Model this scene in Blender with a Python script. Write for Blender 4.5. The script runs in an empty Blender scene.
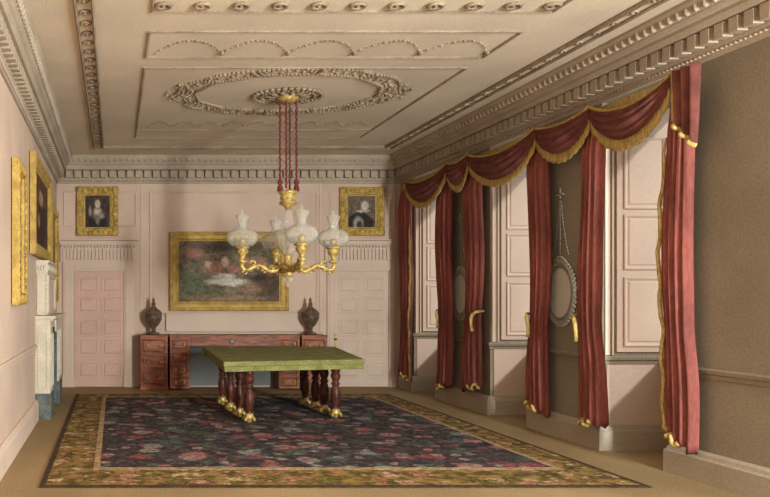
import bpy, bmesh, math, random
from mathutils import Vector, Matrix
random.seed(7)
PI = math.pi
S = bpy.context.scene
COL = S.collection

# ------------------------------------------------------------------ camera, world, light
EYE = 1.6
cam_d = bpy.data.cameras.new('camera')
cam = bpy.data.objects.new('camera', cam_d); COL.objects.link(cam)
cam.location = (0, 0, EYE); cam.rotation_euler = (PI/2, 0, 0)
cam_d.sensor_width = 36; cam_d.lens = 787/770*36
cam_d.shift_x = (385-115)/770; cam_d.shift_y = (298-248.5)/770
cam_d.clip_end = 200
S.camera = cam

w = bpy.data.worlds.new('world'); S.world = w; w.use_nodes = True
w.node_tree.nodes['Background'].inputs[0].default_value = (0.88, 1.0, 1.03, 1)
w.node_tree.nodes['Background'].inputs[1].default_value = 1.2

def add_sun(name, direction, strength, angle, color):
    d = bpy.data.lights.new(name, 'SUN'); d.energy = strength; d.angle = math.radians(angle); d.color = color
    o = bpy.data.objects.new(name, d); COL.objects.link(o)
    o.rotation_euler = Vector(direction).to_track_quat('-Z', 'Y').to_euler(); o.location = (12, 0, 10)
add_sun('sun', (-1, 1.25, -1), 2.1, 3, (.98, 1.0, 0.98))
def add_area(name, loc, target, sx, sz, watts, color):
    d = bpy.data.lights.new(name, 'AREA'); d.shape = 'RECTANGLE'; d.size = sx; d.size_y = sz; d.energy = watts; d.color = color
    o = bpy.data.objects.new(name, d); COL.objects.link(o); o.location = loc
    o.rotation_euler = (Vector(target)-Vector(loc)).to_track_quat('-Z', 'Y').to_euler()
# added fill lamps out of view, brightening the left and far walls
add_area('end_fill', (4.78, -.7, 2.0), (1.4, 13, 1.9), .45, 2.2, 850, (0.90, 1.0, 1.0))
add_area('side_fill', (5.08, 3.2, 2.3), (0, 3.2, 2.3), 3.5, 2.5, 60, (0.90, 1.0, 1.0))

S.view_settings.view_transform = 'Standard'; S.view_settings.look = 'None'
S.view_settings.gamma = 1; S.view_settings.use_curve_mapping = False
S.view_settings.exposure = 0.56
S.cycles.diffuse_bounces = 8; S.cycles.max_bounces = 14

# ------------------------------------------------------------------ materials
def lin(r, g, b):
    f = lambda c: (c/255/12.37) if c/255 <= .04045 else ((c/255+.055)/1.055)**2.4
    return (f(r), f(g), f(b), 1)

def new_mat(name):
    m = bpy.data.materials.new(name); m.use_nodes = True
    nt = m.node_tree; b = nt.nodes['Principled BSDF']
    return m, nt, b

def mixc(nt, fac, a, b, mode='MIX'):
    n = nt.nodes.new('ShaderNodeMix'); n.data_type = 'RGBA'; n.blend_type = mode
    for s, v in ((n.inputs[0], fac), (n.inputs[6], a), (n.inputs[7], b)):
        if isinstance(v, bpy.types.NodeSocket): nt.links.new(v, s)
        else: s.default_value = v
    return n.outputs[2]

def noise(nt, scale, detail=3, vec=None, dist=0):
    n = nt.nodes.new('ShaderNodeTexNoise'); n.inputs['Scale'].default_value = scale
    n.inputs['Detail'].default_value = detail; n.inputs['Distortion'].default_value = dist
    if vec is not None: nt.links.new(vec, n.inputs['Vector'])
    return n
def objvec(nt):
    return nt.nodes.new('ShaderNodeTexCoord').outputs['Object']
def ramp(nt, src, lo, hi, smooth=True):
    n = nt.nodes.new('ShaderNodeMapRange'); n.clamp = True
    if smooth: n.interpolation_type = 'SMOOTHSTEP'
    n.inputs['From Min'].default_value = lo; n.inputs['From Max'].default_value = hi
    nt.links.new(src, n.inputs['Value']); return n.outputs[0]

def paint(name, c, var=.12, rough=.8, metal=0, grain=.10, scale=1.3, bump=0.0, bscale=40, c2=None, stretch=None):
    """colour with wide mottling and a fine stipple"""
    m, nt, b = new_mat(name)
    v = objvec(nt)
    if stretch:
        mp = nt.nodes.new('ShaderNodeMapping'); mp.inputs['Scale'].default_value = stretch
        nt.links.new(v, mp.inputs[0]); v = mp.outputs[0]
    n1 = noise(nt, scale, 4, v)
    dark = tuple(x*(1-var*1.6) for x in c[:3])+(1,)
    lite = tuple(min(1, x*(1+var)) for x in c[:3])+(1,)
    if c2: dark = c2
    base = mixc(nt, ramp(nt, n1.outputs[0], .3, .7), dark, lite)
    n2 = noise(nt, 55, 2, v)
    g = mixc(nt, ramp(nt, n2.outputs[0], .35, .65), (1-grain,)*3+(1,), (1+grain*.5,)*3+(1,))
    out = mixc(nt, 1.0, base, g, 'MULTIPLY')
    nt.links.new(out, b.inputs['Base Color'])
    b.inputs['Roughness'].default_value = rough; b.inputs['Metallic'].default_value = metal
    b.inputs['Specular IOR Level'].default_value = .25
    if bump:
        bn = noise(nt, bscale, 3, v); bp = nt.nodes.new('ShaderNodeBump')
        bp.inputs['Strength'].default_value = bump; bp.inputs['Distance'].default_value = .02
        nt.links.new(bn.outputs[0], bp.inputs['Height']); nt.links.new(bp.outputs[0], b.inputs['Normal'])
    return m

M = {}
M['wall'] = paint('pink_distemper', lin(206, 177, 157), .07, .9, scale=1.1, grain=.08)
M['wall_side'] = paint('shade_toned_distemper', lin(142, 128, 108), .08, .9, scale=1.1, grain=.12)  # wall colour darkened to carry the shade on the window side
M['trim'] = paint('pale_pink_joinery', lin(208, 182, 163), .05, .75, grain=.06)
M['shutter'] = paint('painted_shutter', lin(206, 180, 160), .04, .7, grain=.05)
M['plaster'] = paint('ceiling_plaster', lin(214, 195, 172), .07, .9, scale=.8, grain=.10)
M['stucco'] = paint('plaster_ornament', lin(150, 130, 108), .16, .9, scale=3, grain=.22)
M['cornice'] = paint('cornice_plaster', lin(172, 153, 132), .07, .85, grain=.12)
M['door'] = paint('pink_door_paint', lin(206, 168, 151), .05, .7, grain=.07)
M['marble'] = paint('white_marble', lin(206, 192, 170), .07, .5, scale=4)
M['slate'] = paint('blue_grey_slate', lin(100, 102, 98), .2, .7, scale=9, grain=.25)
M['gold'] = paint('gilding', lin(190, 154, 80), .16, .55, metal=.1, scale=9, grain=.2, bump=.25)
M['brass'] = paint('gilt_bronze', lin(186, 154, 88), .25, .4, metal=.2, scale=22, grain=.2)
M['olive_gold'] = paint('tarnished_gilding', lin(150, 124, 50), .25, .6, metal=.2, scale=14, grain=.3)
M['fringe'] = paint('gold_fringe', lin(192, 162, 96), .2, .9, scale=20, grain=.3, stretch=(1, 3, .4))
M['velvet'] = paint('crimson_curtain', lin(140, 76, 67), .22, .85, scale=5, grain=.15, stretch=(1, 1, .25))
M['swag'] = paint('dark_crimson_swag', lin(112, 62, 54), .2, .85, scale=5, grain=.12)
M['rope'] = paint('crimson_cord', lin(104, 44, 42), .15, .9, scale=30)
M['mahogany'] = paint('red_mahogany', lin(150, 82, 50), .3, .45, scale=6, grain=.2, stretch=(1, 1, 4))
M['maho_dark'] = paint('dark_mahogany', lin(84, 42, 30), .3, .4, scale=8, grain=.2)
M['grey_panel'] = paint('blue_grey_back', lin(134, 134, 128), .08, .8)
M['urn'] = paint('brown_urn_wood', lin(104, 82, 62), .3, .5, scale=14, grain=.2)
M['baize'] = paint('green_baize', lin(134, 130, 76), .16, .95, scale=5, grain=.28)
M['iron'] = paint('dark_iron', lin(50, 44, 40), .2, .6, scale=9)
M['bead'] = paint('crystal_bead', lin(150, 140, 122), .05, .3, scale=9)
M['floor'] = paint('tan_floorboards', lin(158, 132, 94), .13, .8, scale=.9, grain=.12, stretch=(1, .4, 1))
M['winframe'] = paint('window_frame_paint', lin(215, 205, 190), .04, .6)

def mat_glass(name, col, alpha):
    m, nt, b = new_mat(name)
    b.inputs['Base Color'].default_value = col; b.inputs['Roughness'].default_value = .15
    b.inputs['Coat Weight'].default_value = .6
    tr = nt.nodes.new('ShaderNodeBsdfTransparent'); mx = nt.nodes.new('ShaderNodeMixShader')
    lw = nt.nodes.new('ShaderNodeLayerWeight'); lw.inputs[0].default_value = .45
    f = nt.nodes.new('ShaderNodeMapRange'); nt.links.new(lw.outputs['Facing'], f.inputs['Value'])
    f.inputs['To Min'].default_value = alpha; f.inputs['To Max'].default_value = .62 if alpha > .05 else .3
    nt.links.new(f.outputs[0], mx.inputs[0]); nt.links.new(tr.outputs[0], mx.inputs[1]); nt.links.new(b.outputs[0], mx.inputs[2])
    nt.links.new(mx.outputs[0], nt.nodes['Material Output'].inputs['Surface'])
    return m
M['glass'] = mat_glass('frosted_lamp_glass', lin(214, 206, 190), .07)
M['pane'] = mat_glass('window_pane', lin(200, 205, 205), .02)
m, nt, b = new_mat('mirror_silvering'); b.inputs['Base Color'].default_value = lin(222, 218, 206)
b.inputs['Metallic'].default_value = .2; b.inputs['Roughness'].default_value = .35; M['mirror'] = m

def mat_rug(name, ground, ground2, flowers, scale, thr, size, leaf):
    m, nt, b = new_mat(name)
    v = objvec(nt)
    nz = noise(nt, 5, 2, v)
    off = nt.nodes.new('ShaderNodeVectorMath'); off.operation = 'SCALE'; off.inputs[3].default_value = .14
    nt.links.new(nz.outputs['Color'], off.inputs[0])
    ad = nt.nodes.new('ShaderNodeVectorMath'); nt.links.new(v, ad.inputs[0]); nt.links.new(off.outputs[0], ad.inputs[1])
    g = mixc(nt, ramp(nt, noise(nt, 7, 5, v).outputs[0], .38, .62), ground, ground2)
    g = mixc(nt, ramp(nt, noise(nt, 11, 3, ad.outputs[0], 1).outputs[0], .56, .66), g, leaf)
    for k, (sc, th, sz, cols) in enumerate(((scale, thr, size, flowers), (scale*1.9, thr+.08, size*.9, flowers[::-1]))):
        vo = nt.nodes.new('ShaderNodeTexVoronoi'); vo.inputs['Scale'].default_value = sc
        vo.voronoi_dimensions = '2D'
        nt.links.new(ad.outputs[0], vo.inputs['Vector'])
        sep = nt.nodes.new('ShaderNodeSeparateColor'); nt.links.new(vo.outputs['Color'], sep.inputs[0])
        keep = ramp(nt, sep.outputs[0], th, th+.02)
        inr = nt.nodes.new('ShaderNodeMath'); inr.operation = 'SUBTRACT'; inr.inputs[0].default_value = 1
        nt.links.new(ramp(nt, vo.outputs['Distance'], sz*.65, sz), inr.inputs[1])
        mul = nt.nodes.new('ShaderNodeMath'); mul.operation = 'MULTIPLY'
        nt.links.new(keep, mul.inputs[0]); nt.links.new(inr.outputs[0], mul.inputs[1])
        cr = nt.nodes.new('ShaderNodeValToRGB'); cr.color_ramp.interpolation = 'CONSTANT'
        el = cr.color_ramp.elements
        while len(el) < len(cols): el.new(.5)
        for i, c in enumerate(cols): el[i].position = i/len(cols); el[i].color = c
        nt.links.new(sep.outputs[1], cr.inputs[0])
        pet = mixc(nt, ramp(nt, noise(nt, 26, 2, v).outputs[0], .4, .62), (.42, .40, .40, 1), (.98, .98, .98, 1))
        fc = mixc(nt, 1, cr.outputs[0], pet, 'MULTIPLY')
        g = mixc(nt, mul.outputs[0], g, fc)
    nt.links.new(g, b.inputs['Base Color']); b.inputs['Roughness'].default_value = .95
    b.inputs['Specular IOR Level'].default_value = .1
    return m
M['rug_field'] = mat_rug('navy_flowered_pile', lin(54, 46, 52), lin(80, 66, 64),
    [lin(176, 122, 118), lin(150, 150, 144), lin(96, 106, 90), lin(176, 150, 140), lin(158, 92, 92), lin(104, 112, 114)], 2.7, .36, .38, lin(98, 98, 90))
M['rug_border'] = mat_rug('olive_flowered_border', lin(92, 76, 42), lin(150, 120, 70),
    [lin(196, 148, 122), lin(206, 176, 132), lin(170, 116, 92), lin(120, 112, 58)], 4.6, .40, .36, lin(60, 52, 30))
M['rug_edge'] = paint('rug_edging', lin(178, 146, 108), .25, .95, scale=14, grain=.3)
M['rug_dark'] = paint('rug_dark_line', lin(72, 52, 36), .25, .95, scale=14, grain=.3)

def mat_picture(name, ground, ground2, blobs, ns=7):
    m, nt, b = new_mat(name)
    uv = nt.nodes.new('ShaderNodeTexCoord').outputs['UV']
    nz = noise(nt, ns, 3, uv)
    off = nt.nodes.new('ShaderNodeVectorMath'); off.operation = 'SCALE'; off.inputs[3].default_value = .07
    nt.links.new(nz.outputs['Color'], off.inputs[0])
    ad = nt.nodes.new('ShaderNodeVectorMath'); nt.links.new(uv, ad.inputs[0]); nt.links.new(off.outputs[0], ad.inputs[1])
    g = mixc(nt, ramp(nt, noise(nt, ns*1.2, 4, uv).outputs[0], .36, .64), ground, ground2)
    for (cx, cy, rx, ry, c, *soft) in blobs:
        s = nt.nodes.new('ShaderNodeVectorMath'); s.operation = 'SUBTRACT'; nt.links.new(ad.outputs[0], s.inputs[0])
        s.inputs[1].default_value = (cx+.035, cy+.035, .035)
        d = nt.nodes.new('ShaderNodeVectorMath'); d.operation = 'DIVIDE'; nt.links.new(s.outputs[0], d.inputs[0])
        d.inputs[1].default_value = (rx, ry, 9)
        l = nt.nodes.new('ShaderNodeVectorMath'); l.operation = 'LENGTH'; nt.links.new(d.outputs[0], l.inputs[0])
        sf = soft[0] if soft else .5
        f = ramp(nt, l.outputs['Value'], 1+sf*.3, 1-sf)
        g = mixc(nt, f, g, c)
    st = mixc(nt, ramp(nt, noise(nt, ns*3, 5, uv, 1.5).outputs[0], .36, .64), (.72, .70, .66, 1), (1.25, 1.24, 1.2, 1))
    g = mixc(nt, 1, g, st, 'MULTIPLY')
    nt.links.new(g, b.inputs['Base Color']); b.inputs['Roughness'].default_value = .7
    b.inputs['Specular IOR Level'].default_value = .15
    return m

# ------------------------------------------------------------------ mesh helpers
ROOMX0, ROOMX1, BACK, FRONT, CEIL = -1.05, 5.15, 14.2, -1.0, 4.13
W_back = lambda u, p, z: (u, BACK-p, z)
W_left = lambda u, p, z: (ROOMX0+p, u, z)
W_right = lambda u, p, z: (ROOMX1-p, u, z)
ID = lambda x, y, z: (x, y, z)

class MB:
    def __init__(s, f=ID): s.v = []; s.F = []; s.f = f; s.smooth = []
    def add(s, vs, fs, smooth=False):
        o = len(s.v); s.v += [s.f(*p) for p in vs]; s.F += [tuple(i+o for i in q) for q in fs]; s.smooth += [smooth]*len(fs)
        return s
    def box(s, a0, a1, b0, b1, c0, c1):
        vs = [(a, b, c) for a in (a0, a1) for b in (b0, b1) for c in (c0, c1)]
        return s.add(vs, [(0, 1, 3, 2), (4, 6, 7, 5), (0, 4, 5, 1), (2, 3, 7, 6), (0, 2, 6, 4), (1, 5, 7, 3)])
    def raised(s, a0, a1, c0, c1, p0, p1, bev):
        """raised field: box whose front face is inset"""
        vs = [(a0, p0, c0), (a1, p0, c0), (a1, p0, c1), (a0, p0, c1),
              (a0+bev, p1, c0+bev), (a1-bev, p1, c0+bev), (a1-bev, p1, c1-bev), (a0+bev, p1, c1-bev)]
        return s.add(vs, [(0, 1, 2, 3), (4, 5, 6, 7), (0, 1, 5, 4), (1, 2, 6, 5), (2, 3, 7, 6), (3, 0, 4, 7)])
    def frame(s, a0, a1, c0, c1, prof):
        """prof: closed polygon of (inset t, height p)"""
        k = len(prof); vs = []
        for (ca, cc, sa, sc) in ((a0, c0, 1, 1), (a1, c0, -1, 1), (a1, c1, -1, -1), (a0, c1, 1, -1)):
            for t, p in prof: vs.append((ca+sa*t, p, cc+sc*t))
        fs = []
        for i in range(4):
            j = (i+1) % 4
            for q in range(k):
                r = (q+1) % k; fs.append((i*k+q, i*k+r, j*k+r, j*k+q))
        return s.add(vs, fs)
    def loops(s, rings, closed_ends=True, smooth=True, wrap=False):
        n = len(rings[0]); vs = [p for r in rings for p in r]; fs = []
        m = len(rings)
        for i in range(m if wrap else m-1):
            i2 = (i+1) % m
            for j in range(n):
                k = (j+1) % n; fs.append((i*n+j, i*n+k, i2*n+k, i2*n+j))
        if closed_ends and not wrap:
            fs.append(tuple(range(n))); fs.append(tuple((m-1)*n+j for j in range(n)))
        return s.add(vs, fs, smooth)
    def lathe(s, cx, cy, prof, n=20, sx=1, sy=1, lobes=0, amp=0):
        rings = []
        for r, z in prof:
            r = max(r, .0008)
            rings.append([(cx+sx*r*(1+amp*math.cos(lobes*t))*math.cos(t), cy+sy*r*(1+amp*math.cos(lobes*t))*math.sin(t), z)
                          for t in (2*PI*i/n for i in range(n))])
        return s.loops(rings)
    def tube(s, pts, r, n=8, closed=False):
        P = [Vector(p) for p in pts]; rings = []; m = len(P)
        up = None
        for i in range(m):
            if closed: d = P[(i+1) % m]-P[(i-1) % m]
            else: d = P[min(i+1, m-1)]-P[max(i-1, 0)]
            if d.length < 1e-9: d = Vector((0, 0, 1))
            d.normalize()
            if up is None: up = Vector((0, 0, 1)) if abs(d.z) < .9 else Vector((1, 0, 0))
            a = d.cross(up)
            if a.length < 1e-6: a = d.orthogonal()
            a.normalize(); c = a.cross(d).normalized(); up = c
            rr = r[i] if isinstance(r, (list, tuple)) else r
            rings.append([tuple(P[i]+rr*(math.cos(t)*a+math.sin(t)*c)) for t in (2*PI*j/n for j in range(n))])
        return s.loops(rings, wrap=closed)
    def ball(s, x, y, z, rx, ry=None, rz=None, n=8, m=5):
        ry = ry or rx; rz = rz or rx
        rings = []
        for i in range(m+1):
            a = PI*i/m; sr = max(math.sin(a), .03)
            rings.append([(x+rx*sr*math.cos(t), y+ry*sr*math.sin(t), z-rz*math.cos(a)) for t in (2*PI*j/n for j in range(n))])
        return s.loops(rings)
    def build(s, name, mat, parent=None, kind=None, bevel=0, uv=None):
        off = Vector((0, 0, 0)); q = parent
        while q is not None: off += q.location; q = q.parent
        me = bpy.data.meshes.new(name)
        me.from_pydata([tuple(Vector(p)-off) for p in s.v], [], s.F)
        for i, p in enumerate(me.polygons): p.use_smooth = s.smooth[i]
        bm = bmesh.new(); bm.from_mesh(me); bmesh.ops.recalc_face_normals(bm, faces=bm.faces); bm.to_mesh(me); bm.free()
        me.materials.append(M[mat] if isinstance(mat, str) else mat)
        o = bpy.data.objects.new(name, me); COL.objects.link(o)
        if parent: o.parent = parent
        if kind: o['kind'] = kind
        if bevel:
            b = o.modifiers.new('bevel', 'BEVEL'); b.width = bevel; b.segments = 2; b.limit_method = 'ANGLE'
        return o

def thing(name, loc, label, cat, group=None):
    o = bpy.data.objects.new(name, None); COL.objects.link(o); o.location = loc; o.empty_display_size = .1
    o['label'] = label; o['category'] = cat
    if group: o['group'] = group
    return o
def tag(o, label, cat, group=None, kind=None):
    o['label'] = label; o['category'] = cat
    if group: o['group'] = group
    if kind: o['kind'] = kind
    return o
def struct(o, label=None, cat=None):
    o['kind'] = 'structure'
    if label: o['label'] = label
    if cat: o['category'] = cat
    return o
def sroot(name, loc, label, cat):
    o = thing(name, loc, label, cat); o['kind'] = 'structure'; return o
def copy_tree(o, loc, label=None):
    c = o.copy(); COL.objects.link(c); c.location = loc
    if label: c['label'] = label
    for ch in [x for x in bpy.data.objects if x.parent == o]:
        d = ch.copy(); COL.objects.link(d); d.parent = c
        for g in [x for x in bpy.data.objects if x.parent == ch]:
            e = g.copy(); COL.objects.link(e); e.parent = d
    return c

# ------------------------------------------------------------------ room shell
WIN = [(12.4, 13.55), (9.62, 10.8), (7.2, 8.32), (4.85, 5.85), (2.35, 3.35), (-.1, .9)]
LINT, REC = 3.66, .85
struct(MB().box(ROOMX0-.3, ROOMX1+REC+.35, FRONT, BACK+.3, -.2, 0).build('floor', 'floor'), 'bare tan floor around the carpet', 'floor')
struct(MB().box(ROOMX0-.3, ROOMX1+REC+.35, FRONT, BACK+.3, CEIL, CEIL+.2).build('ceiling', 'plaster'), 'flat pinkish grey plaster ceiling', 'ceiling')
struct(MB().box(ROOMX0-.3, ROOMX0, FRONT, BACK, 0, CEIL).build('wall_left', 'wall'), 'pink left wall with fireplace and gilt pictures', 'wall')
struct(MB().box(ROOMX0-.3, ROOMX1+REC+.35, BACK, BACK+.3, 0, CEIL).build('wall_back', 'wall'), 'pink far wall with two doors', 'wall')
mb = MB()
edges = sorted([y for a in WIN for y in a])
prev = FRONT
for a, b_ in sorted(WIN):
    mb.box(ROOMX1, ROOMX1+REC, prev, a, 0, CEIL)
    mb.box(ROOMX1, ROOMX1+REC, a, b_, LINT, CEIL)
    mb.box(ROOMX1+REC-.1, ROOMX1+REC, a, b_, 0, 1.0)      # low wall under each sash
    prev = b_
mb.box(ROOMX1, ROOMX1+REC, prev, BACK, 0, CEIL)
struct(mb.build('wall_right', 'wall_side'), 'right wall of window piers, paint darkened for shade', 'wall')

# chair rail + base profiles (p, z) polygons swept along u
BASEP = [(0, 0), (.05, 0), (.05, .2), (.04, .215), (.035, .24), (.02, .26), (0, .26)]
PIERP = [(0, 0), (.08, 0), (.08, .2), (.065, .215), (.055, .245), (.03, .26), (0, .26)]
RAILP = [(0, .90), (.012, .90), (.015, .935), (.03, .945), (.035, .975), (.02, .99), (0, .99)]
def run(mb, prof, u0, u1, m0=0, m1=0):
    """sweep profile from u0 to u1; m = how far the end shifts per unit p"""
    rings = [[(u0+m0*p, p, z) for p, z in prof], [(u1+m1*p, p, z) for p, z in prof]]
    return mb.loops(rings, smooth=False)
struct(run(MB(W_left), BASEP, FRONT, 10.33).build('baseboard_left', 'trim'))
struct(run(MB(W_left), BASEP, 12.37, BACK, 0, -1).build('baseboard_left', 'trim'))
mb = MB(W_left); run(mb, RAILP, FRONT, 10.33); run(mb, RAILP, 12.37, BACK, 0, -1)
struct(mb.build('trim_1', 'trim'), 'chair rail along the left wall', 'moulding')
DL, DR = (-1.0, .40), (3.76, 5.10)         # outer edges of the two door cases
struct(run(MB(W_back), BASEP, DL[1]+.01, DR[0]-.01).build('baseboard_back', 'trim'))
struct(run(MB(W_back), RAILP, DL[1]+.01, DR[0]-.01).build('trim_2', 'trim'), 'chair rail behind the sideboard', 'moulding')
# piers: base and rail wrap round each pier and into the recesses
mbb, mbr = MB(), MB()
prev = FRONT
PIERS = []
for a, b_ in sorted(WIN)+[(BACK, None)]:
    PIERS.append((prev, a)); prev = b_
for i, (a, b_) in enumerate(PIERS):
    for mb, prof in ((mbb, PIERP), (mbr, RAILP)):
        mb.f = W_right
        e0 = -1 if i > 0 else 0; e1 = 1 if b_ < BACK-.01 else -1
        run(mb, prof, a, b_, e0, e1)
        if b_ < BACK-.01:       # near jamb, faces +Y
            mb.f = lambda u, p, z, Y=b_: (u, Y+p, z); run(mb, prof, ROOMX1, ROOMX1+REC-.1, -1, 0)
        if i > 0:               # far jamb of a window, faces -Y
            mb.f = lambda u, p, z, Y=a: (u, Y-p, z); run(mb, prof, ROOMX1, ROOMX1+REC-.1, -1, 0)
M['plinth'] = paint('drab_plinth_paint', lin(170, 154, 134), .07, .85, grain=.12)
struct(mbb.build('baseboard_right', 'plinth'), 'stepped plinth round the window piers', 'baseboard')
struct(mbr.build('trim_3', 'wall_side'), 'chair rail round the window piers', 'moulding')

# windows: sash at the back of each recess and folded shutters on both jambs
for i, (a, b_) in enumerate(WIN):
    r = sroot('window_%d' % (i+1), (ROOMX1+REC, (a+b_)/2, 1.0), 'deep window recess with folded panelled shutters', 'window')
    X = ROOMX1+REC
    fr = MB(lambda u, p, z, X=X: (X-p, u, z)).frame(a, b_, 1.0, LINT, [(0, .01), (0, .07), (.035, .07), (.045, .05), (.045, .01)]).build('window_frame', 'winframe', r)
    MB().box(X-.03, X-.024, a+.03, b_-.03, 1.03, LINT-.03).build('pane', 'pane', r)
    MB().box(X-.16, X-.0, a+.035, b_-.035, .98, 1.02).build('sill', 'trim', r)
    for side in (0, 1):
        f = (lambda u, p, z, Y=b_: (u, Y-p, z)) if side == 0 else (lambda u, p, z, Y=a: (u, Y+p, z))
        sh = MB(f); x0, x1 = 5.235, 5.86
        # outer architrave strip against the room, then the three-panel leaf
        sh.box(x0+.06, x1, 0, .02, 1.03, 3.6)
        for (z0, z1) in ((3.0-.46, 3.3), (1.90, 2.48), (1.09, 1.82)):
            sh.frame(x0+.13, x1-.06, z0, z1, [(0, .02), (0, .034), (.012, .036), (.03, .026), (.03, .02)])
            sh.raised(x0+.175, x1-.105, z0+.045, z1-.045, .02, .028, .012)
        sh.build('shutter', 'shutter', r)
        MB(f).box(5.2, 5.95, 0, .006, .26, .90).build('dado_panel', 'trim', r)
        MB(f).box(5.17, 5.205, 0, .025, 1.0, 3.62).box(5.215, 5.225, 0, .015, 1.0, 3.62).box(5.245, 5.262, 0, .02, 1.0, 3.62).build('jamb_moulding', 'trim', r)

# ------------------------------------------------------------------ cornice (three mitred runs with dentils and egg moulding)
CP = [(0, 3.66), (.025, 3.66), (.03, 3.70), (.05, 3.715), (.06, 3.745), (.06, 3.885), (.17, 3.89), (.19, 3.93), (.19, 3.96),
      (.215, 3.975), (.235, 4.0), (.235, 4.01), (.28, 4.06), (.30, 4.10), (.30, CEIL), (0, CEIL)]
def cornice(name, f, u0, u1, m0, m1, mat, label):
    mb = MB(f); run(mb, CP, u0, u1, m0, m1)
    pitch = .155; s0 = u0+(.14 if m0 else 0); s1 = u1-(.14 if m1 else 0)
    n = int((s1-s0)/pitch)
    for k in range(n):
        u = s0+(k+.5)*(s1-s0)/n
        mb.box(u-.047, u+.047, .058, .145, 3.755, 3.878)
    pitch = .105; s0 = u0+(.28 if m0 else 0); s1 = u1-(.28 if m1 else 0)
    n = int((s1-s0)/pitch)
    for k in range(n):
        u = s0+(k+.5)*(s1-s0)/n
        mb.ball(u, .262, 4.055, .036, .03, .052, 6, 4)
    pitch = .05; n = int((u1-u0-.1)/pitch)
    for k in range(n):
        u = u0+.05+(k+.5)*pitch; mb.ball(u, .042, 3.708, .017, n=5, m=3)
    struct(mb.build(name, mat), label, 'cornice')
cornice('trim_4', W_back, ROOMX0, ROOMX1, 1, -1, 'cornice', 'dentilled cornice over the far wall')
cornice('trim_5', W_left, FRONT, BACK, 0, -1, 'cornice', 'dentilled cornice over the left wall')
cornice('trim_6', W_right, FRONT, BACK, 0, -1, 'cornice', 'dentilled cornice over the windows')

# ------------------------------------------------------------------ ceiling ornament
def ceil_f(u, p, v): return (u, v, CEIL-p)        # frame() works in the ceiling plane
bx0, bx1, by1 = -.36, 4.66, 13.25
mb = MB(ceil_f)
mb.frame(bx0, bx1, FRONT+.4, by1, [(0, 0), (0, .025), (.015, .035), (.028, .02), (.028, 0)])
mb.frame(bx0+.155, bx1-.155, FRONT+.555, by1-.155, [(0, 0), (0, .03), (.012, .045), (.025, .02), (.025, 0)])
def cring(mb, x, y, r, t=.014, n=12):
    mb.f = ID
    mb.tube([(x+r*math.cos(a), y+r*math.sin(a), CEIL-.012) for a in (2*PI*i/n for i in range(n))], t, 5, True)
    mb.ball(x, y, CEIL-.012, .02, n=6, m=4)
def band_points():
    n = 44
    for k in range(n):
        y = 1.0+(by1-.09-1.0)*(k+.5)/n
        yield bx0+.095, y
        yield bx1-.095, y
    for k in range(17): yield bx0+.35+k*(bx1-bx0-.7)/16, by1-.095
for x, y in band_points(): cring(mb, x, y, .042)
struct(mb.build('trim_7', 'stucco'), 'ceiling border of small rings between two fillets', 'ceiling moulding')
# inner compartments
mb = MB(ceil_f)
FP = [(0, 0), (0, .014), (.012, .018), (.03, .006), (.03, 0)]
mb.frame(.31, 3.87, 8.62, 11.85, FP)
mb.frame(.31, 3.87, 7.45, 8.28, FP)
mb.frame(.31, 3.87, 11.86, 12.4, [(0, 0), (0, .008), (.02, .01), (.02, 0)])
struct(mb.build('trim_8', 'stucco'), 'raised fillets framing the ceiling compartments', 'ceiling moulding')
# festoons in the narrow compartment and in the far one
mb = MB()
for k in range(5):
    x0 = .42+k*.68
    for i in range(17):
        t = i/16; mb.ball(x0+.68*t, 8.12-.40*math.sin(PI*t)**.8, CEIL-.003, .014+.007*(i % 2), n=6, m=4)
    for j in range(5): mb.ball(x0+.68, 8.12+.02*j-.05, CEIL-.012, .026-.003*j, n=6, m=4)
for k in range(9):
    x0 = .5+k*.36
    for i in range(9):
        t = i/8; mb.ball(x0+.3*t, 11.5-.22*math.sin(PI*t), CEIL-.008, .015, n=5, m=3)
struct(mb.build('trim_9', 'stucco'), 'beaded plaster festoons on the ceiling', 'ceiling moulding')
# rosettes of the near compartment
mb = MB(ceil_f); mb.frame(.31, 3.87, 4.6, 6.95, FP)
for k in range(11):
    x = .42+k*.335; cring(mb, x, 6.78, .06, .02)
struct(mb.build('trim_10', 'stucco'), 'row of plaster rosettes near the front of the ceiling', 'ceiling moulding')
# great oval wreath and little oval rose
CX, CY = 2.13, 9.72
mb = MB()
for k in range(12):
    a0 = 2*PI*k/12+.13
    for rad, amp in ((1.0, 1), (.84, .7)):
        for i in range(13):
            t = a0+(2*PI/12-.06)*i/12
            sc = rad+.035*math.sin(PI*i/12)*amp*(1 if rad > .9 else -1)
            mb.ball(CX+1.36*sc*math.cos(t), CY+1.06*sc*math.sin(t), CEIL-.004, .022+.012*random.random(), n=6, m=4)
    t0, t1 = a0, a0+2*PI/12-.06
    for t in (t0, t1):
        for q in (.88, .92, .96): mb.ball(CX+1.36*q*math.cos(t), CY+1.06*q*math.sin(t), CEIL-.012, .022, n=6, m=4)
    for i in range(7):       # leaves inside each cartouche
        t = a0+.04+(2*PI/12-.12)*i/6
        q = .92+.03*math.sin(i*2.1)
        mb.ball(CX+1.36*q*math.cos(t), CY+1.06*q*math.sin(t), CEIL-.008, .03, .02, .02, 6, 4)
for sx in (-1, 1):           # clustered sprays at both ends
    for i in range(26):
        a = random.uniform(-.9, .9); q = random.uniform(.93, 1.16)
        mb.ball(CX+sx*1.3*q*math.cos(a*.55), CY+1.0*math.sin(a*.55), CEIL-.01, .025, n=6, m=4)
struct(mb.build('trim_11', 'stucco'), 'large oval plaster wreath on the ceiling', 'ceiling moulding')

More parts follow.
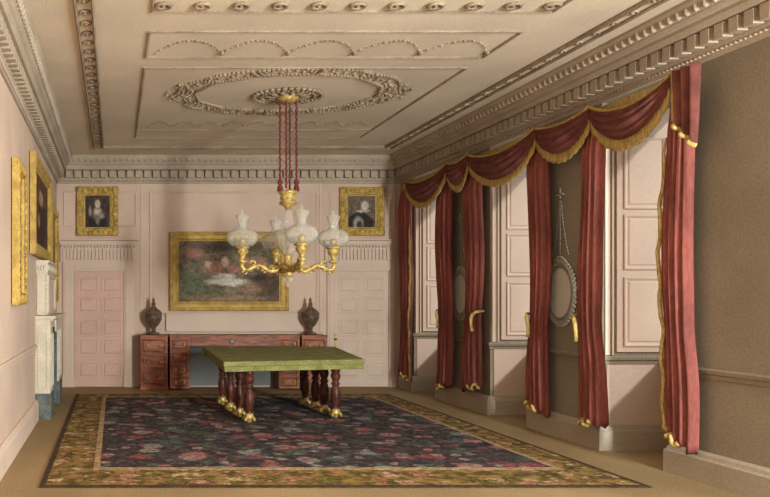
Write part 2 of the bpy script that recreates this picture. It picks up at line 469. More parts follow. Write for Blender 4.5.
# ------------------------------------------------------------------ far wall panelling
mb = MB(W_back)
PP = [(0, 0), (0, .018), (.015, .028), (.04, .01), (.04, 0)]
mb.frame(-.93, .39, 2.88, 3.52, PP)
mb.frame(3.86, 5.05, 2.86, 3.50, PP)
mb.frame(.62, 3.66, 1.32, 3.52, PP)
for u in (.47, 3.75-.05): mb.box(u-.012, u+.012, 0, .02, .99, 3.66)
mb.frame(.8, 3.45, .33, .84, PP)
struct(mb.build('trim_12', 'trim'), 'raised panel mouldings on the far wall', 'wall panelling')
mb = MB(W_back)
mb.box(.92, 3.5, 0, .07, 1.0, 1.33).raised(.9, 3.52, 1.28, 1.33, 0, .10, .01)
struct(mb.build('trim_13', 'trim'), 'pale ledge along the far wall above the sideboard', 'ledge')

# ------------------------------------------------------------------ doors
def door(name, u0, u1, leaf0, leaf1, cols, rows, label, mat):
    r = sroot(name, ((u0+u1)/2, BACK, 0), label, 'door')
    cs = MB(W_back)
    ztop = 2.26
    for (a, b_, p) in ((u0+.06, leaf0, .05), (leaf1, u1-.06, .05)):
        cs.box(a, b_, 0, p, 0, ztop); cs.box(a+.03, b_-.03, p, p+.02, .2, 2.12)
        cs.box(a-.005, b_+.005, 0, p+.03, 0, .2)
    cs.box(leaf0, leaf1, 0, .05, 2.08, ztop); cs.box(u0+.09, u1-.09, .05, .07, 2.12, ztop-.03)
    cs.build('door_case', 'trim', r)
    hd = MB(W_back)
    hd.box(u0+.02, u1-.02, 0, .06, 2.26, 2.56)
    n = int((u1-u0-.1)/.062)
    for k in range(n):
        u = u0+.05+(k+.5)*(u1-u0-.1)/n; hd.box(u-.017, u+.017, .06, .10, 2.29, 2.475)
    hd.box(u0+.01, u1-.01, 0, .10, 2.56, 2.60)
    n2 = int((u1-u0)/.06)
    for k in range(n2): hd.ball(u0+.02+(k+.5)*(u1-u0-.04)/n2, .085, 2.525, .022, n=6, m=4)
    hd.box(u0-.0, u1+.0, 0, .13, 2.60, 2.625).raised(u0-.02 if u0 > -.9 else u0-.03, u1+.02, 2.625, 2.66, 0, .15, .008)
    hd.build('door_entablature', 'trim', r)
    lf = MB(W_back).box(leaf0+.005, leaf1-.005, 0, .025, .01, 2.075)
    for (a, b_) in cols:
        for (c, d) in rows:
            lf.frame(a-.02, b_+.02, c-.02, d+.02, [(0, .025), (0, .032), (.015, .036), (.03, .028), (.03, .025)])
            lf.raised(a+.025, b_-.025, c+.025, d-.025, .025, .04, .02)
    lf.build('door_leaf', mat, r)
    return r
rows = [(.17, .43), (.57, .84), (.93, 1.2), (1.34, 1.61), (1.70, 1.97)]
door('door_1', DL[0], DL[1], -.73, .16, [(-.65, -.33), (-.22, .10)], rows, 'pink ten panelled door left of the sideboard', 'door')
dr = door('door_2', DR[0], DR[1], 3.93, 4.93, [(4.04, 4.38), (4.50, 4.84)], rows, 'pale ten panelled door right of the sideboard', 'trim')
MB(W_back).box(3.945, 3.99, .025, .04, .72, 1.0).build('finger_plate', 'brass', dr)
MB(W_back).tube([(3.967, .03, .86), (3.967, .08, .86)], .012).ball(3.967, .09, .86, .025).build('door_knob', 'brass', dr)

# ------------------------------------------------------------------ pictures
def gilt_picture(f, u0, u1, z0, z1, wid, dep, canvas, label, ornate, fmat='gold', cat='painting', name='framed_painting', group=None):
    r = thing(name, f((u0+u1)/2, 0, z0), label, cat, group)
    fr = MB(f)
    fr.frame(u0, u1, z0, z1, [(0, .012), (0, dep*.8), (wid*.12, dep), (wid*.25, dep*.92), (wid*.4, dep*.7), (wid*.6, dep*.66),
                              (wid*.8, dep*.75), (wid*.9, dep*.5), (wid, dep*.45), (wid, .012)])
    if ornate:
        def deco(a, c, s): fr.ball(a, dep*.85, c, s, dep*.25, s, 7, 4)
        for (L0, L1, hor) in ((u0, u1, 1), (z0, z1, 0)):
            n = max(5, int((L1-L0)/(wid*.62)))
            for k in range(n+1):
                q = L0+wid*.35+(L1-L0-wid*.7)*k/n
                s = wid*(.32 if k % 2 else .22)
                if k in (0, n) or k == n//2: s = wid*.42
                for e in (0, 1):
                    if hor: deco(q, (z0+wid*.38, z1-wid*.38)[e], s)
                    else: deco((u0+wid*.38, u1-wid*.38)[e], q, s)
    fr.build('frame', fmat, r)
    me = bpy.data.meshes.new('canvas'); p = dep*.4
    a, b_, c, d = u0+wid*.9, u1-wid*.9, z0+wid*.9, z1-wid*.9
    off = Vector(r.location)
    vs = [Vector(f(*q))-off for q in ((a, p, c), (b_, p, c), (b_, p, d), (a, p, d), (a, .015, c), (b_, .015, c), (b_, .015, d), (a, .015, d))]
    me.from_pydata([tuple(v) for v in vs], [], [(0, 1, 2, 3), (4, 7, 6, 5), (0, 4, 5, 1), (1, 5, 6, 2), (2, 6, 7, 3), (3, 7, 4, 0)])
    uvl = me.uv_layers.new(name='UVMap'); uvm = {0: (0, 0), 1: (1, 0), 2: (1, 1), 3: (0, 1), 4: (0, 0), 5: (1, 0), 6: (1, 1), 7: (0, 1)}
    for l in me.loops: uvl.data[l.index].uv = uvm[l.vertex_index]
    me.materials.append(canvas)
    o = bpy.data.objects.new('canvas', me); COL.objects.link(o); o.parent = r
    return r
pale = lin(184, 168, 150); flesh = lin(196, 172, 154); dk = lin(46, 40, 38)
lady = mat_picture('lady_portrait', lin(58, 48, 44), lin(78, 64, 56), [
    (.50, .12, .42, .30, lin(44, 38, 38), .4), (.50, .42, .26, .22, lin(110, 98, 90), .6), (.50, .50, .17, .14, pale, .6),
    (.22, .52, .07, .17, lin(150, 136, 124), .6), (.66, .36, .12, .1, lin(150, 136, 122), .6), (.5, .22, .09, .14, lin(120, 108, 98), .6),
    (.50, .74, .17, .20, lin(84, 68, 58), .4), (.50, .72, .115, .15, flesh, .4)], 5)
gent = mat_picture('officer_portrait', lin(96, 80, 68), lin(116, 98, 82), [
    (.42, .16, .46, .36, dk, .25), (.72, .16, .24, .16, dk, .3), (.38, .12, .2, .27, lin(150, 144, 134), .5), (.42, .06, .12, .2, lin(60, 56, 54), .5),
    (.55, .52, .26, .05, lin(190, 180, 164), .5), (.60, .68, .19, .20, lin(120, 100, 86), .4), (.61, .67, .15, .17, lin(190, 172, 156), .4)], 4)
feast = mat_picture('banquet_scene', lin(88, 78, 64), lin(128, 110, 92), [
    (.12, .3, .2, .3, lin(98, 100, 78), .8), (.9, .3, .2, .4, lin(84, 66, 54), .8), (.5, .9, .5, .13, lin(72, 64, 52), .8),
    (.5, .07, .5, .06, lin(138, 112, 88), .7), (.16, .78, .10, .10, lin(164, 112, 104), .7), (.12, .55, .07, .16, lin(122, 112, 96), .7),
    (.36, .55, .12, .12, lin(156, 108, 94), .7), (.46, .66, .05, .09, lin(196, 160, 140), .6), (.54, .52, .06, .08, lin(160, 106, 92), .7),
    (.68, .62, .09, .14, lin(160, 118, 100), .7), (.82, .60, .07, .12, lin(176, 124, 106), .7), (.90, .5, .06, .1, lin(130, 84, 70), .7),
    (.30, .62, .04, .06, lin(200, 168, 146), .6), (.48, .33, .23, .075, lin(196, 186, 174), .5), (.45, .42, .14, .05, lin(184, 174, 164), .6),
    (.36, .17, .10, .10, lin(104, 98, 74), .7), (.5, .2, .05, .1, lin(130, 116, 92), .6), (.72, .22, .12, .12, lin(142, 112, 92), .7), (.8, .4, .1, .06, lin(60, 50, 44), .7)], 8)
dark_pic = mat_picture('dark_portrait', lin(70, 48, 38), lin(104, 70, 52), [
    (.5, .3, .4, .36, lin(60, 42, 36), .4), (.5, .7, .17, .12, lin(170, 134, 108), .5), (.35, .35, .1, .12, lin(150, 116, 92), .6)], 4)
land_pic = mat_picture('brown_landscape', lin(132, 88, 52), lin(160, 112, 70), [
    (.5, .25, .5, .2, lin(110, 84, 50), .6), (.5, .85, .5, .2, lin(176, 138, 96), .6), (.3, .55, .14, .2, lin(124, 70, 44), .6)], 4)
gilt_picture(W_back, -.69, .06, 2.72, 3.60, .155, .09, lady, 'gilt framed portrait of a pale figure hung above the pink left door', True)
gilt_picture(W_back, 4.04, 4.84, 2.72, 3.59, .155, .09, gent, 'gilt framed portrait of a figure in breastplate above the right door', True)
gilt_picture(W_back, .98, 3.12, 1.37, 2.79, .165, .10, feast, 'large wide gilt framed group scene above the sideboard', False)
gilt_picture(W_left, 7.93, 8.66, 1.53, 3.02, .15, .09, land_pic, 'tall gilt picture nearest the viewer on the left wall', True)
gilt_picture(W_left, 9.6, 12.0, 2.14, 3.40, .17, .09, dark_pic, 'gilt framed dark painting hung high above the fireplace', False)
gilt_picture(W_left, 12.1, 13.45, 1.55, 3.06, .14, .09, land_pic, 'tall gilt picture between the fireplace and the far corner', True)

# ------------------------------------------------------------------ fireplace and overmantel
FY0, FY1 = 10.36, 12.35
r = thing('fireplace', (ROOMX0, (FY0+FY1)/2, 0), 'white marble chimneypiece with slate hearth blocks against left wall', 'fireplace')
for a, b_ in ((FY0, FY0+.42), (FY1-.42, FY1)):
    mb = MB(W_left).box(a, b_, .0, .2, .34, 1.2)
    mb.box(a+.03, a+.09, .2, .215, .42, 1.12).box(b_-.09, b_-.03, .2, .215, .42, 1.12)
    mb.box(a-.012, a, .03, .055, .4, 1.14).box(a-.012, a, .145, .17, .4, 1.14)
    mb.build('pilaster', 'marble', r, bevel=.004)
    MB(W_left).box(a-.015, b_+.015, .0, .215, 0, .34).build('plinth', 'slate', r, bevel=.006)
MB(W_left).box(FY0, FY1, 0, .2, 1.2, 1.30).box(FY0+.7, FY1-.7, .2, .225, 1.13, 1.29).build('frieze', 'marble', r, bevel=.004)
MB(W_left).box(FY0-.03, FY1+.03, 0, .235, 1.30, 1.325).box(FY0-.06, FY1+.06, 0, .27, 1.325, 1.365).build('mantel_shelf', 'marble', r, bevel=.005)
MB(W_left).box(FY0+.42, FY1-.42, .0, .02, .02, 1.2).box(FY0+.42, FY0+.5, .02, .17, .02, 1.2).box(FY1-.5, FY1-.42, .02, .17, .02, 1.2).box(FY0+.5, FY1-.5, .02, .17, 1.0, 1.2).build('fire_surround', 'slate', r)
g = MB(W_left)
for k in range(11):
    u = 10.92+k*.085; g.box(u-.008, u+.008, .10, .118, .16, .42)
g.box(10.89, 11.80, .095, .12, .13, .16).box(10.89, 11.80, .095, .12, .42, .44).box(10.89, 10.92, .05, .12, .02, .5).box(11.77, 11.80, .05, .12, .02, .5)
g.build('grate', 'iron', r)
OY0, OY1 = 10.42, 11.7
r = thing('overmantel_panel', (ROOMX0+.07, (OY0+OY1)/2, 1.37), 'pale carved overmantel panel standing on the mantel shelf', 'overmantel')
MB(W_left).box(OY0+.02, OY1-.02, .004, .15, 1.37, 1.93).build('panel', 'marble', r, bevel=.004)
mb = MB(W_left)
mb.box(OY0, OY1, .004, .16, 1.93, 2.07).box(OY0-.02, OY1+.02, .004, .18, 2.07, 2.10)
for k in range(12): mb.ball(OY0+.06+k*(OY1-OY0-.12)/11, .165, 2.0, .045, .02, .045, 7, 4)
for p in (.04, .08, .12): mb.ball(OY0-.002, p, 2.0, .012, .022, .04, 7, 4)
mb.build('carved_frieze', 'marble', r)
mb = MB(W_left)
mb.frame(OY0+.04, OY1-.04, 1.40, 1.91, [(0, .148), (0, .165), (.02, .175), (.05, .16), (.05, .148)])
for k in range(9):
    z = 1.41+k*.06
    for p in (.02, .135): mb.ball(OY0+.018, p, z, .012, .014, .024, 6, 4)
mb.build('moulding', 'trim', r)

# ------------------------------------------------------------------ carpet
r = thing('carpet', (2.0, 9.9, 0), 'large dark flowered carpet with olive border under the table', 'carpet')
ox0, ox1, oy0, oy1 = -.64, 4.52, 6.62, 13.05
ix0, ix1, iy0, iy1 = -.14, 4.10, 7.38, 12.6
T = .012
MB().box(ix0, ix1, iy0, iy1, .001, T).build('field', 'rug_field', r)
def ring(mb, a0, a1, b0, b1, wd, zt):
    mb.box(a0, a1, b0, b0+wd, .001, zt).box(a0, a1, b1-wd, b1, .001, zt).box(a0, a0+wd, b0+wd, b1-wd, .001, zt).box(a1-wd, a1, b0+wd, b1-wd, .001, zt)
    return mb
bo = MB().box(ox0+.05, ox1-.05, oy0+.07, iy0-.11, .001, T).box(ox0+.05, ox1-.05, iy1+.08, oy1-.05, .001, T)
bo.box(ox0+.05, ix0-.06, iy0-.11, iy1+.08, .001, T).box(ix1+.06, ox1-.05, iy0-.11, iy1+.08, .001, T)
bo.build('border', 'rug_border', r)
e = MB()
for (a0, a1, b0, b1, w1, w2) in ((ox0, ox1, oy0, oy1, .05, .07),):
    e.box(a0, a1, b0, b0+w2, .001, T).box(a0, a1, b1-w1, b1, .001, T).box(a0, a0+w1, b0+w2, b1-w1, .001, T).box(a1-w1, a1, b0+w2, b1-w1, .001, T)
e.build('outer_edging', 'rug_dark', r)
e = MB().box(ix0-.06, ix1+.06, iy0-.11, iy0, .001, T+.001).box(ix0-.06, ix1+.06, iy1, iy1+.08, .001, T+.001)
e.box(ix0-.06, ix0, iy0, iy1, .001, T+.001).box(ix1, ix1+.06, iy0, iy1, .001, T+.001)
e.build('inner_edging', 'rug_edge', r)

# ------------------------------------------------------------------ dining table
r = thing('dining_table', (2.4, 11.2, T), 'table with green baize top on clustered turned legs with brass feet', 'table')
def quadprism(c, z0, z1):
    mb = MB(); mb.add([(x, y, z0) for x, y in c]+[(x, y, z1) for x, y in c],
                      [(0, 1, 2, 3), (4, 5, 6, 7), (0, 1, 5, 4), (1, 2, 6, 5), (2, 3, 7, 6), (3, 0, 4, 7)])
    return mb
FLc, FRc, BRc, BLc = (1.36, 9.86), (3.27, 10.30), (3.62, 12.95), (1.44, 12.95)
quadprism((FLc, FRc, BRc, BLc), .735, .80).build('table_top', 'baize', r, bevel=.012)
cc = Vector((sum(p[0] for p in (FLc, FRc, BRc, BLc))/4, sum(p[1] for p in (FLc, FRc, BRc, BLc))/4))
sh = lambda p, k: tuple(cc+(Vector(p)-cc)*k)
quadprism([sh(p, .985) for p in (FLc, FRc, BRc, BLc)], .67, .74).build('apron', 'baize', r, bevel=.006)
LEGP = [(.036, .12), (.05, .135), (.034, .15), (.044, .17), (.062, .26), (.066, .34), (.05, .42), (.038, .44), (.056, .455), (.056, .475),
        (.038, .49), (.05, .52), (.066, .57), (.05, .62), (.06, .63), (.06, .68)]
T2 = T+.003
FOOT = [(.02, T2), (.034, T2+.01), (.034, T2+.04), (.055, .06), (.066, .085), (.05, .11), (.054, .135)]
for (x, y) in ((1.60, 11.72), (1.62, 11.05), (1.66, 10.5), (1.71, 10.03), (2.80, 11.6), (2.84, 11.15), (2.87, 10.8), (2.92, 10.42)):
    lg = MB().lathe(x, y, LEGP, 16).build('leg', 'maho_dark', r)
    ft = MB().lathe(x, y, FOOT, 12)
    for q in range(4): ft.tube([(x+.03*math.cos(q*PI/2+.8), y+.03*math.sin(q*PI/2+.8), .11), (x+.075*math.cos(q*PI/2+.8), y+.075*math.sin(q*PI/2+.8), .07), (x+.085*math.cos(q*PI/2+.8), y+.085*math.sin(q*PI/2+.8), .04)], [.02, .022, .02], 6)
    ft.build('brass_foot', 'brass', lg)

# ------------------------------------------------------------------ sideboard, pedestals, urns
SYf, SYb = 13.66, 14.14
def front(mbase, u0, u1, z0, z1, parent, knobs=2, name='drawer'):
    d = MB().box(u0, u1, SYf-.015, SYf, z0, z1)
    d.f = lambda u, p, z: (u, SYf-.015-p, z)
    d.frame(u0+.02, u1-.02, z0+.018, z1-.018, [(0, 0), (0, .014), (.012, .018), (.022, 0)])
    d = d.build(name, mbase, parent)
    uc = [(u0+u1)/2] if knobs == 1 else [u0+(u1-u0)*.25, u0+(u1-u0)*.75]
    for u in uc:
        k = MB().ball(u, SYf-.045, (z0+z1)/2, .026, .022, .026)
        k.tube([(u, SYf-.014, (z0+z1)/2), (u, SYf-.04, (z0+z1)/2)], .012, 6)
        k.build('knob', 'brass', d)
def pedestal(u0, u1, label):
    r = thing('sideboard_pedestal', ((u0+u1)/2, (SYf+SYb)/2, 0), label, 'pedestal cupboard', 'mahogany urn pedestals')
    MB().box(u0+.01, u1-.01, SYf, SYb, .06, .92).build('body', 'mahogany', r)
    MB().box(u0, u1, SYf-.02, SYb, .92, .955).build('top', 'mahogany', r, bevel=.006)
    MB().box(u0, u1, SYf-.02, SYb, 0, .06).build('plinth', 'mahogany', r, bevel=.006)
    for (a, b_) in ((.08, .34), (.36, .62), (.64, .9)): front('mahogany', u0+.03, u1-.03, a, b_, r, 2)
pedestal(.435, .925, 'mahogany three drawer pedestal standing beside the pink left door')
pedestal(3.235, 3.69, 'mahogany pedestal with three drawers beside the pale right door')
r = thing('sideboard', (2.08, (SYf+SYb)/2, 0), 'long mahogany sideboard with open centre below the large painting', 'sideboard')
MB().box(.945, 3.215, SYf-.02, SYb, .92, .955).build('top', 'mahogany', r, bevel=.006)
for (a, b_) in ((.955, 1.30), (2.85, 3.205)):
    MB().box(a, b_, SYf, SYb, .03, .92).build('cabinet', 'mahogany', r)
    for (c, d) in ((.05, .24), (.26, .46), (.48, .68), (.70, .90)): front('mahogany', a+.02, b_-.02, c, d, r, 2)
MB().box(1.30, 2.85, SYb-.025, SYb, .03, .76).build('back_panel', 'grey_panel', r)
MB().box(1.30, 2.85, SYf+.01, SYb, .76, .92).build('centre_rail', 'mahogany', r)
d = MB().box(1.33, 2.82, SYf-.005, SYf+.01, .78, .905).build('drawer', 'mahogany', r)
k = MB(); k.lathe(0, 0, [(0.04, 0), (.05, .01), (.03, .02), (.02, .03)], 14)
k.v = [(2.03+x, SYf-.005-z, .845+y) for x, y, z in k.v]; k.build('escutcheon', 'bead', d)
URN = [(.10, .955), (.11, .97), (.11, .985), (.05, 1.0), (.035, 1.04), (.045, 1.06), (.04, 1.075), (.09, 1.12), (.135, 1.2), (.15, 1.27), (.145, 1.31), (.155, 1.32), (.155, 1.335)]
LID = [(.15, 1.336), (.135, 1.36), (.09, 1.40), (.05, 1.43), (.03, 1.47), (.045, 1.49), (.03, 1.51), (.02, 1.54), (.03, 1.56), (.012, 1.59), (.002, 1.62)]
for x, lab in ((.68, 'dark lidded urn on the left pedestal beside the pink door'), (3.45, 'dark lidded urn on the right pedestal behind the table')):
    r = thing('lidded_urn', (x, 13.9, .956), lab, 'urn', 'lidded urns on the pedestals')
    MB().lathe(x, 13.9, [(a, z+.001) for a, z in URN], 24).build('urn_body', 'urn', r)
    MB().lathe(x, 13.9, [(a, z+.001) for a, z in LID], 24).build('lid', 'urn', r)

# ------------------------------------------------------------------ chandelier
HX, HY = 2.155, 9.8
r = thing('chandelier', (HX, HY, 1.75), 'four light gilt chandelier with glass shades hung on crimson cords', 'chandelier')
c = MB()
for i in range(34):
    a = 2*PI*i/34; c.ball(HX+.42*math.cos(a), HY+.36*math.sin(a), CEIL-.02, .036, .036, .022, 7, 4)
    c.ball(HX+.33*math.cos(a+.1), HY+.28*math.sin(a+.1), CEIL-.02, .022, n=6, m=4)
for i in range(12):
    a = 2*PI*i/12
    c.tube([(HX+q*.9*math.cos(a), HY+q*.8*math.sin(a), CEIL-.02) for q in (.14, .2, .27, .32)], [.012, .03, .026, .006], 6)
struct(c.build('trim_14', 'stucco'), 'small oval plaster rose above the chandelier', 'ceiling moulding')
MB().lathe(HX, HY, [(.13, CEIL-.001), (.15, CEIL-.02), (.12, CEIL-.045), (.14, CEIL-.06), (.09, CEIL-.085), (.03, CEIL-.10)], 18, lobes=9, amp=.08).build('ceiling_boss', 'brass', r)
for k, (dx, dy) in enumerate(((-.10, 0), (-.035, -.06), (.035, .06), (.105, 0))):
    pts = []
    for i in range(90):
        z = 2.96+(CEIL-.05-2.96)*i/89; pts.append((HX+dx+.004*math.cos(i*1.1), HY+dy+.004*math.sin(i*1.1), z))
    cd = MB().tube(pts, .0125, 6).build('cord', 'rope', r)
    if k in (0, 3):
        MB().lathe(HX+dx, HY+dy, [(.012, 3.08), (.03, 3.06), (.035, 3.03), (.02, 3.01), (.034, 2.98), (.038, 2.93), (.004, 2.925)], 10).build('tassel', 'rope', cd)
MB().lathe(HX, HY, [(.02, 2.95), (.11, 2.93), (.12, 2.90), (.08, 2.885), (.10, 2.86), (.10, 2.83), (.07, 2.82), (.11, 2.79), (.11, 2.77), (.05, 2.74), (.03, 2.70)], 20).build('crown_cap', 'brass', r)
MB().lathe(HX, HY, [(.03, 2.70), (.05, 2.66), (.06, 2.60), (.08, 2.52), (.06, 2.48), (.04, 2.45)], 18).build('glass_stem', 'glass', r)
MB().lathe(HX, HY, [(.03, 2.46), (.15, 2.44), (.20, 2.38), (.20, 2.32), (.14, 2.24), (.09, 2.18), (.05, 2.14)], 24, lobes=12, amp=.05).build('glass_bowl', 'glass', r)
MB().lathe(HX, HY, [(.03, 2.15), (.06, 2.13), (.04, 2.09), (.05, 2.05), (.10, 2.02), (.12, 1.98), (.10, 1.94), (.05, 1.92), (.07, 1.90), (.05, 1.86)], 20).build('hub', 'brass', r)
MB().lathe(HX, HY, [(.05, 1.87), (.075, 1.85), (.075, 1.82), (.04, 1.79), (.02, 1.76), (.028, 1.745), (.004, 1.73)], 16).build('glass_pendant', 'glass', r)
R_ = .575
for k in range(4):
    a = PI*k/2+.06
    ca, sa = math.cos(a), math.sin(a)
    pt = lambda q, z, t=0: (HX+q*ca-t*sa, HY+q*sa+t*ca, z)
    arm = MB()
    ctl = [(.08, 1.99), (.14, 1.94), (.22, 1.93), (.30, 1.97), (.36, 2.01), (.43, 1.99), (.50, 1.95), (.56, 1.95), (.585, 2.0), (.575, 2.06)]
    arm.tube([pt(q, z) for q, z in ctl], [.025, .03, .026, .034, .022, .032, .028, .03, .028, .03], 8)
    for (q0, z0, rr) in ((.2, 1.975, .035), (.44, 2.03, .04), (.3, 1.93, .03), (.54, 1.915, .035)):   # scroll leaves
        arm.tube([pt(q0+rr*math.cos(t*.75)*(1-t/12), z0+rr*math.sin(t*.75)*(1-t/12)) for t in range(8)], [.02, .018, .016, .014, .014, .012, .010, .012], 6)
    for t in range(7): arm.ball(*pt(.13+t*.065, 1.955+.02*math.sin(t*2), .02*(-1)**t), .022, n=6, m=4)
    arm = arm.build('arm', 'brass', r)
    x, y, _ = pt(R_, 0)
    MB().lathe(x, y, [(.03, 2.03), (.06, 2.05), (.03, 2.08), (.035, 2.12), (.065, 2.16), (.075, 2.19), (.05, 2.205), (.085, 2.215), (.09, 2.235), (.05, 2.25), (.04, 2.29), (.055, 2.31), (.03, 2.34)], 16, lobes=8, amp=.06).build('burner', 'brass', arm)
    MB().lathe(x, y, [(.085, 2.236), (.13, 2.245), (.175, 2.29), (.195, 2.345), (.185, 2.40), (.14, 2.44), (.07, 2.465), (.052, 2.50), (.06, 2.55), (.085, 2.60), (.088, 2.625), (.075, 2.625),
                      (.05, 2.55), (.044, 2.50), (.06, 2.455), (.13, 2.43), (.175, 2.395), (.185, 2.345), (.165, 2.30), (.12, 2.255), (.08, 2.245)], 24).build('glass_shade', 'glass', arm)
    MB().lathe(x, y, [(.02, 2.345), (.03, 2.42), (.03, 2.6), (.028, 2.65), (.012, 2.67), (.02, 2.685), (.003, 2.70)], 14).build('chimney', 'glass', arm)

# ------------------------------------------------------------------ oval pier mirrors
def pier_mirror(Yc, label):
    zc, hy, hz = 1.66, .29, .35
    r = thing('oval_mirror', (ROOMX1, Yc, zc-hz), label, 'mirror', 'oval mirrors on the window piers')
    el = lambda t, k, p: (ROOMX1-p, Yc+hy*k*math.cos(t), zc+hz*k*math.sin(t))
    fr = MB()
    for k, p, rr in ((1.0, .035, .022), (.84, .03, .013)):
        fr.tube([el(2*PI*i/48, k, p) for i in range(48)], rr, 6, True)
    for i in range(44): fr.ball(*el(2*PI*i/44, 1.08, .03), .02, n=6, m=4)
    for i in range(40): fr.ball(*el(2*PI*i/40+.05, .92, .04), .015, n=6, m=4)
    fr.build('frame', 'bead', r)
    g = MB(); n = 40
    g.add([el(2*PI*i/n, .86, .03) for i in range(n)]+[el(2*PI*i/n, .86, .012) for i in range(n)],
          [tuple(range(n)), tuple(range(n, 2*n))]+[(i, (i+1) % n, n+(i+1) % n, n+i) for i in range(n)])
    g.build('mirror_glass', 'mirror', r)
    for i, s in enumerate((-1, 1)):
        b = MB()
        for k in range(17):
            t = k/16; b.ball(ROOMX1-.02, Yc+s*(.02+.14*t**1.6), 2.70-.60*t, .009, n=6, m=4)
        b.tube([(ROOMX1-.02, Yc+s*(.02+.14*(k/8)**1.6), 2.70-.60*k/8) for k in range(9)], .003, 4)
        b.build('bead_string', 'bead', r)
    b = MB().tube([(ROOMX1-.025, Yc, 2.72), (ROOMX1-.025, Yc, 2.11)], .003, 4)
    for k in range(12): b.ball(ROOMX1-.025, Yc, 2.72-.055*k, .009, n=6, m=4)
    b.build('bead_string', 'bead', r)
    c = MB()
    for (dy, dz) in ((0, 0), (0, .03), (0, .06), (-.035, .03), (.035, .03), (-.06, .03), (.06, .03), (0, .09)):
        c.ball(ROOMX1-.025, Yc+dy, 2.76+dz, .014, n=6, m=4)
    c.build('cross_ornament', 'bead', r); c = MB()
    for k in range(9): c.ball(ROOMX1-.03, Yc-.12+.03*k, 2.02+.05*math.sin(PI*k/8), .018, n=6, m=4)
    c.build('crest', 'bead', r)
pier_mirror(11.68, 'small oval beaded mirror on the pier farther from the viewer')
pier_mirror(9.06, 'oval beaded mirror on the middle pier between two curtains')

# ------------------------------------------------------------------ curtains
def curtain(Yf, Yn, zbot, slant, label, edge, seed, pinch=1.3, gold=None, hook=True):
    """Yf far edge, Yn near edge; edge = +1 fringe on far side, -1 near side"""
    rnd = random.Random(seed)
    Yc, hw = (Yf+Yn)/2, abs(Yf-Yn)/2
    r = thing('window_curtain', (5.03, Yc, zbot), label, 'curtain', 'long crimson window curtains')
    ztop = 3.46; NZ = 46; NU = 56
    ph = rnd.uniform(0, 6); kf = 4.5
    rings = []; edgepts = []
    def geom(s):
        # s 0 top .. 1 bottom
        wv = .88+.10*math.sin(s*5+ph)+.08*math.sin(s*13+ph*2)*.4
        zz = ztop+(zbot-ztop)*s
        d = zz-pinch
        wv *= 1-.12*math.exp(-(d/.25)**2)
        wv += .12*max(0, s-.7)/.3
        sh = .05*math.sin(s*7+ph)*hw/.3
        return zz, wv*hw, sh
    for i in range(NZ+1):
        s = i/NZ; z, hwz, shf = geom(s)
        ring_ = []
        for j in range(NU):
            if j < NU*3//4:
                u = -1+2*j/(NU*3//4-1)
                dep = .035+.05*math.sqrt(max(0, 1-u*u))+.022*math.cos(PI*kf*u+ph+.6*math.sin(s*4))+.010*math.cos(PI*9*u+s*5)
                x = 5.045-max(.012, dep)*min(1, .55+s*4)
            else:
                u = 1-2*(j-NU*3//4+1)/(NU-NU*3//4+1); x = 5.045
            zz = z
            if s > .55: zz += slant*u*(s-.55)/.45*.5+.03*math.sin(PI*3*u+ph)*(s-.55)/.45
            ring_.append((x, Yc+shf+hwz*u, zz))
        rings.append(ring_)
        e = ring_[NU*3//4-1] if edge > 0 else ring_[0]
        edgepts.append((e[0]-.014, e[1]+.012*edge, e[2]))
    MB().loops(rings).build('drape', 'velvet', r)
    if gold is not None:
        i0 = int(NZ*gold); fr = MB()
        fr.tube([(p[0]+.004*math.sin(i*2), p[1]+.015*math.sin(i*.9), p[2]) for i, p in enumerate(edgepts[i0:])], [.017 if i > 3 else .006+.003*i for i in range(len(edgepts)-i0)], 6)
        fr.build('edge_fringe', 'fringe', r)
    bot = rings[-1][:NU*3//4]
    part = bot[:len(bot)*6//10] if edge < 0 else bot[len(bot)*4//10:]
    MB().tube([(p[0]-.008, p[1], p[2]+.01) for p in part], .022, 6).build('bottom_fringe', 'fringe', r)
    if hook:
        z, hwz, shf = geom((ztop-pinch)/(ztop-zbot)); y0 = Yc+shf+hwz*edge*hook
        tb = MB().tube([(5.06, y0+.02*edge, pinch+.12), (4.95, y0+.02*edge, pinch+.11), (4.92, y0-.03*edge, pinch+.07), (4.915, y0-.06*edge, pinch+.01), (4.92, y0-.07*edge, pinch-.08), (4.93, y0-.05*edge, pinch-.16)], [.014, .02, .024, .022, .018, .026], 8)
        tb.build('tieback', 'fringe', r)
    return r
curtain(13.80, 13.28, .26, .10, 'crimson curtain in the far right corner of the room', -1, 1, gold=.2, hook=0)
curtain(12.20, 11.68, .26, -.10, 'crimson curtain on the far side of the farther window pier', 1, 2, hook=.8)
curtain(11.28, 10.72, .33, -.12, 'crimson curtain on the near side of the farther window pier', -1, 3, hook=1)
curtain(9.52, 9.05, .28, .08, 'crimson curtain left of the oval mirror on the middle pier', 1, 4, hook=1)
curtain(8.48, 8.06, .28, .0, 'crimson curtain right of the oval mirror on the middle pier', 1, 5, hook=1)
curtain(7.16, 6.80, .32, .16, 'crimson curtain nearest the viewer beside the bare grey wall', 1, 6, gold=.15, hook=0)

# gilt lath behind the swags
r = tag(MB().box(5.07, 5.10, 6.95, 13.9, 3.44, 3.60).build('curtain_pelmet', 'fringe', bevel=.006), 'long gilt pelmet board behind the crimson swags', 'pelmet')

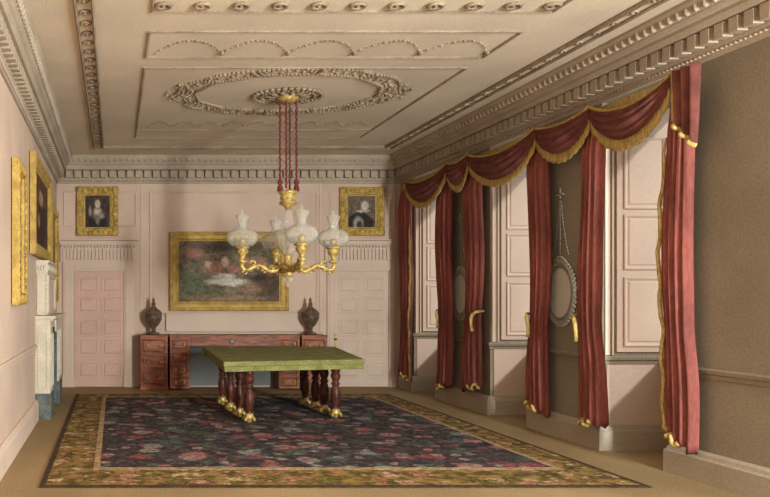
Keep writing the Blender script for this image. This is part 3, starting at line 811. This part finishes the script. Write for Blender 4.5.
def swag(Yf, Yn, zt, sagt, sagb, label, asym=0, seed=0):
    r = thing('curtain_swag', (5.0, (Yf+Yn)/2, zt), label, 'swag', 'crimson swags over the windows')
    NU, NV = 36, 22
    def P(u, v):
        uu = u**(1+asym)
        s = 4*uu*(1-uu); s = s**.85
        z0 = zt-sagt*s; z1 = zt-.13-sagb*s
        z = z0+(z1-z0)*v
        fold = .020*math.sin(2*PI*4.2*v+seed+1.2*s)*(.35+.65*s)
        x = 4.90-.10*s*math.sin(PI*min(1, v*.95+.05))-fold
        return (x, Yf+(Yn-Yf)*u, z)
    def sheet(v0, v1, nv, dx, thick, fn):
        A = [[fn(i/NU, v0+(v1-v0)*j/nv) for j in range(nv+1)] for i in range(NU+1)]
        rings = []
        for row in A:
            rings.append([(x+dx, y, z) for x, y, z in row]+[(x+dx+thick, y, z) for x, y, z in reversed(row)])
        return MB().loops(rings)
    sheet(0, 1, NV, 0, .02, P).build('cloth', 'swag', r)
    def Q(u, v):      # fringe hangs below
        x, y, z = P(u, 1)
        return (x-.008+.004*math.sin(u*NU*2.2), y, z+.018-v*(.11+.010*math.sin(u*60)))
    sheet(0, 1, 2, 0, .014, Q).build('fringe', 'fringe', r)
    top = [P(i/NU, 0) for i in range(NU+1)]
    MB().tube([(x-.008, y, z+.004) for x, y, z in top], .017, 6).build('gold_cord', 'fringe', r)
    return r
swag(13.25, 11.64, 3.58, .13, .33, 'crimson swag over the farthest window in the corner', seed=.5)
swag(11.62, 10.92, 3.60, .07, .26, 'short crimson swag over the farther window pier', seed=1.5)
swag(10.90, 9.18, 3.58, .13, .33, 'crimson swag over the middle window', seed=2.5)
swag(9.16, 8.14, 3.57, .06, .26, 'short crimson swag above the oval mirror of middle pier', seed=3.3)
swag(8.12, 6.96, 3.57, .14, .33, 'crimson swag over the window nearest the viewer', seed=4.1)
# tail falling at the near end of the swags
r = thing('curtain_tail', (4.9, 6.75, 3.56), 'pleated crimson tail hanging at the near end of the swags', 'curtain tail')
rings = []
for i in range(25):
    s = i/24; z = 3.58-.70*s; hw = .16*(1-.15*s); ring_ = []
    for j in range(40):
        if j < 30: u = -1+2*j/29; x = 4.88-.03*math.cos(u*PI*3+s)
        else: u = 1-2*(j-29)/11; x = 4.915
        ring_.append((x, 6.75+hw*u, z+(.26*s)*(-u*.5-.5)*-1*1.0))
    rings.append(ring_)
MB().loops(rings).build('cloth', 'swag', r)
bot = rings[-1][:30]
MB().tube([(p[0]-.01, p[1], p[2]) for p in bot], .02, 6).tube([(rr[29][0]-.01, rr[29][1], rr[29][2]) for rr in rings], .02, 6).build('fringe', 'fringe', r)
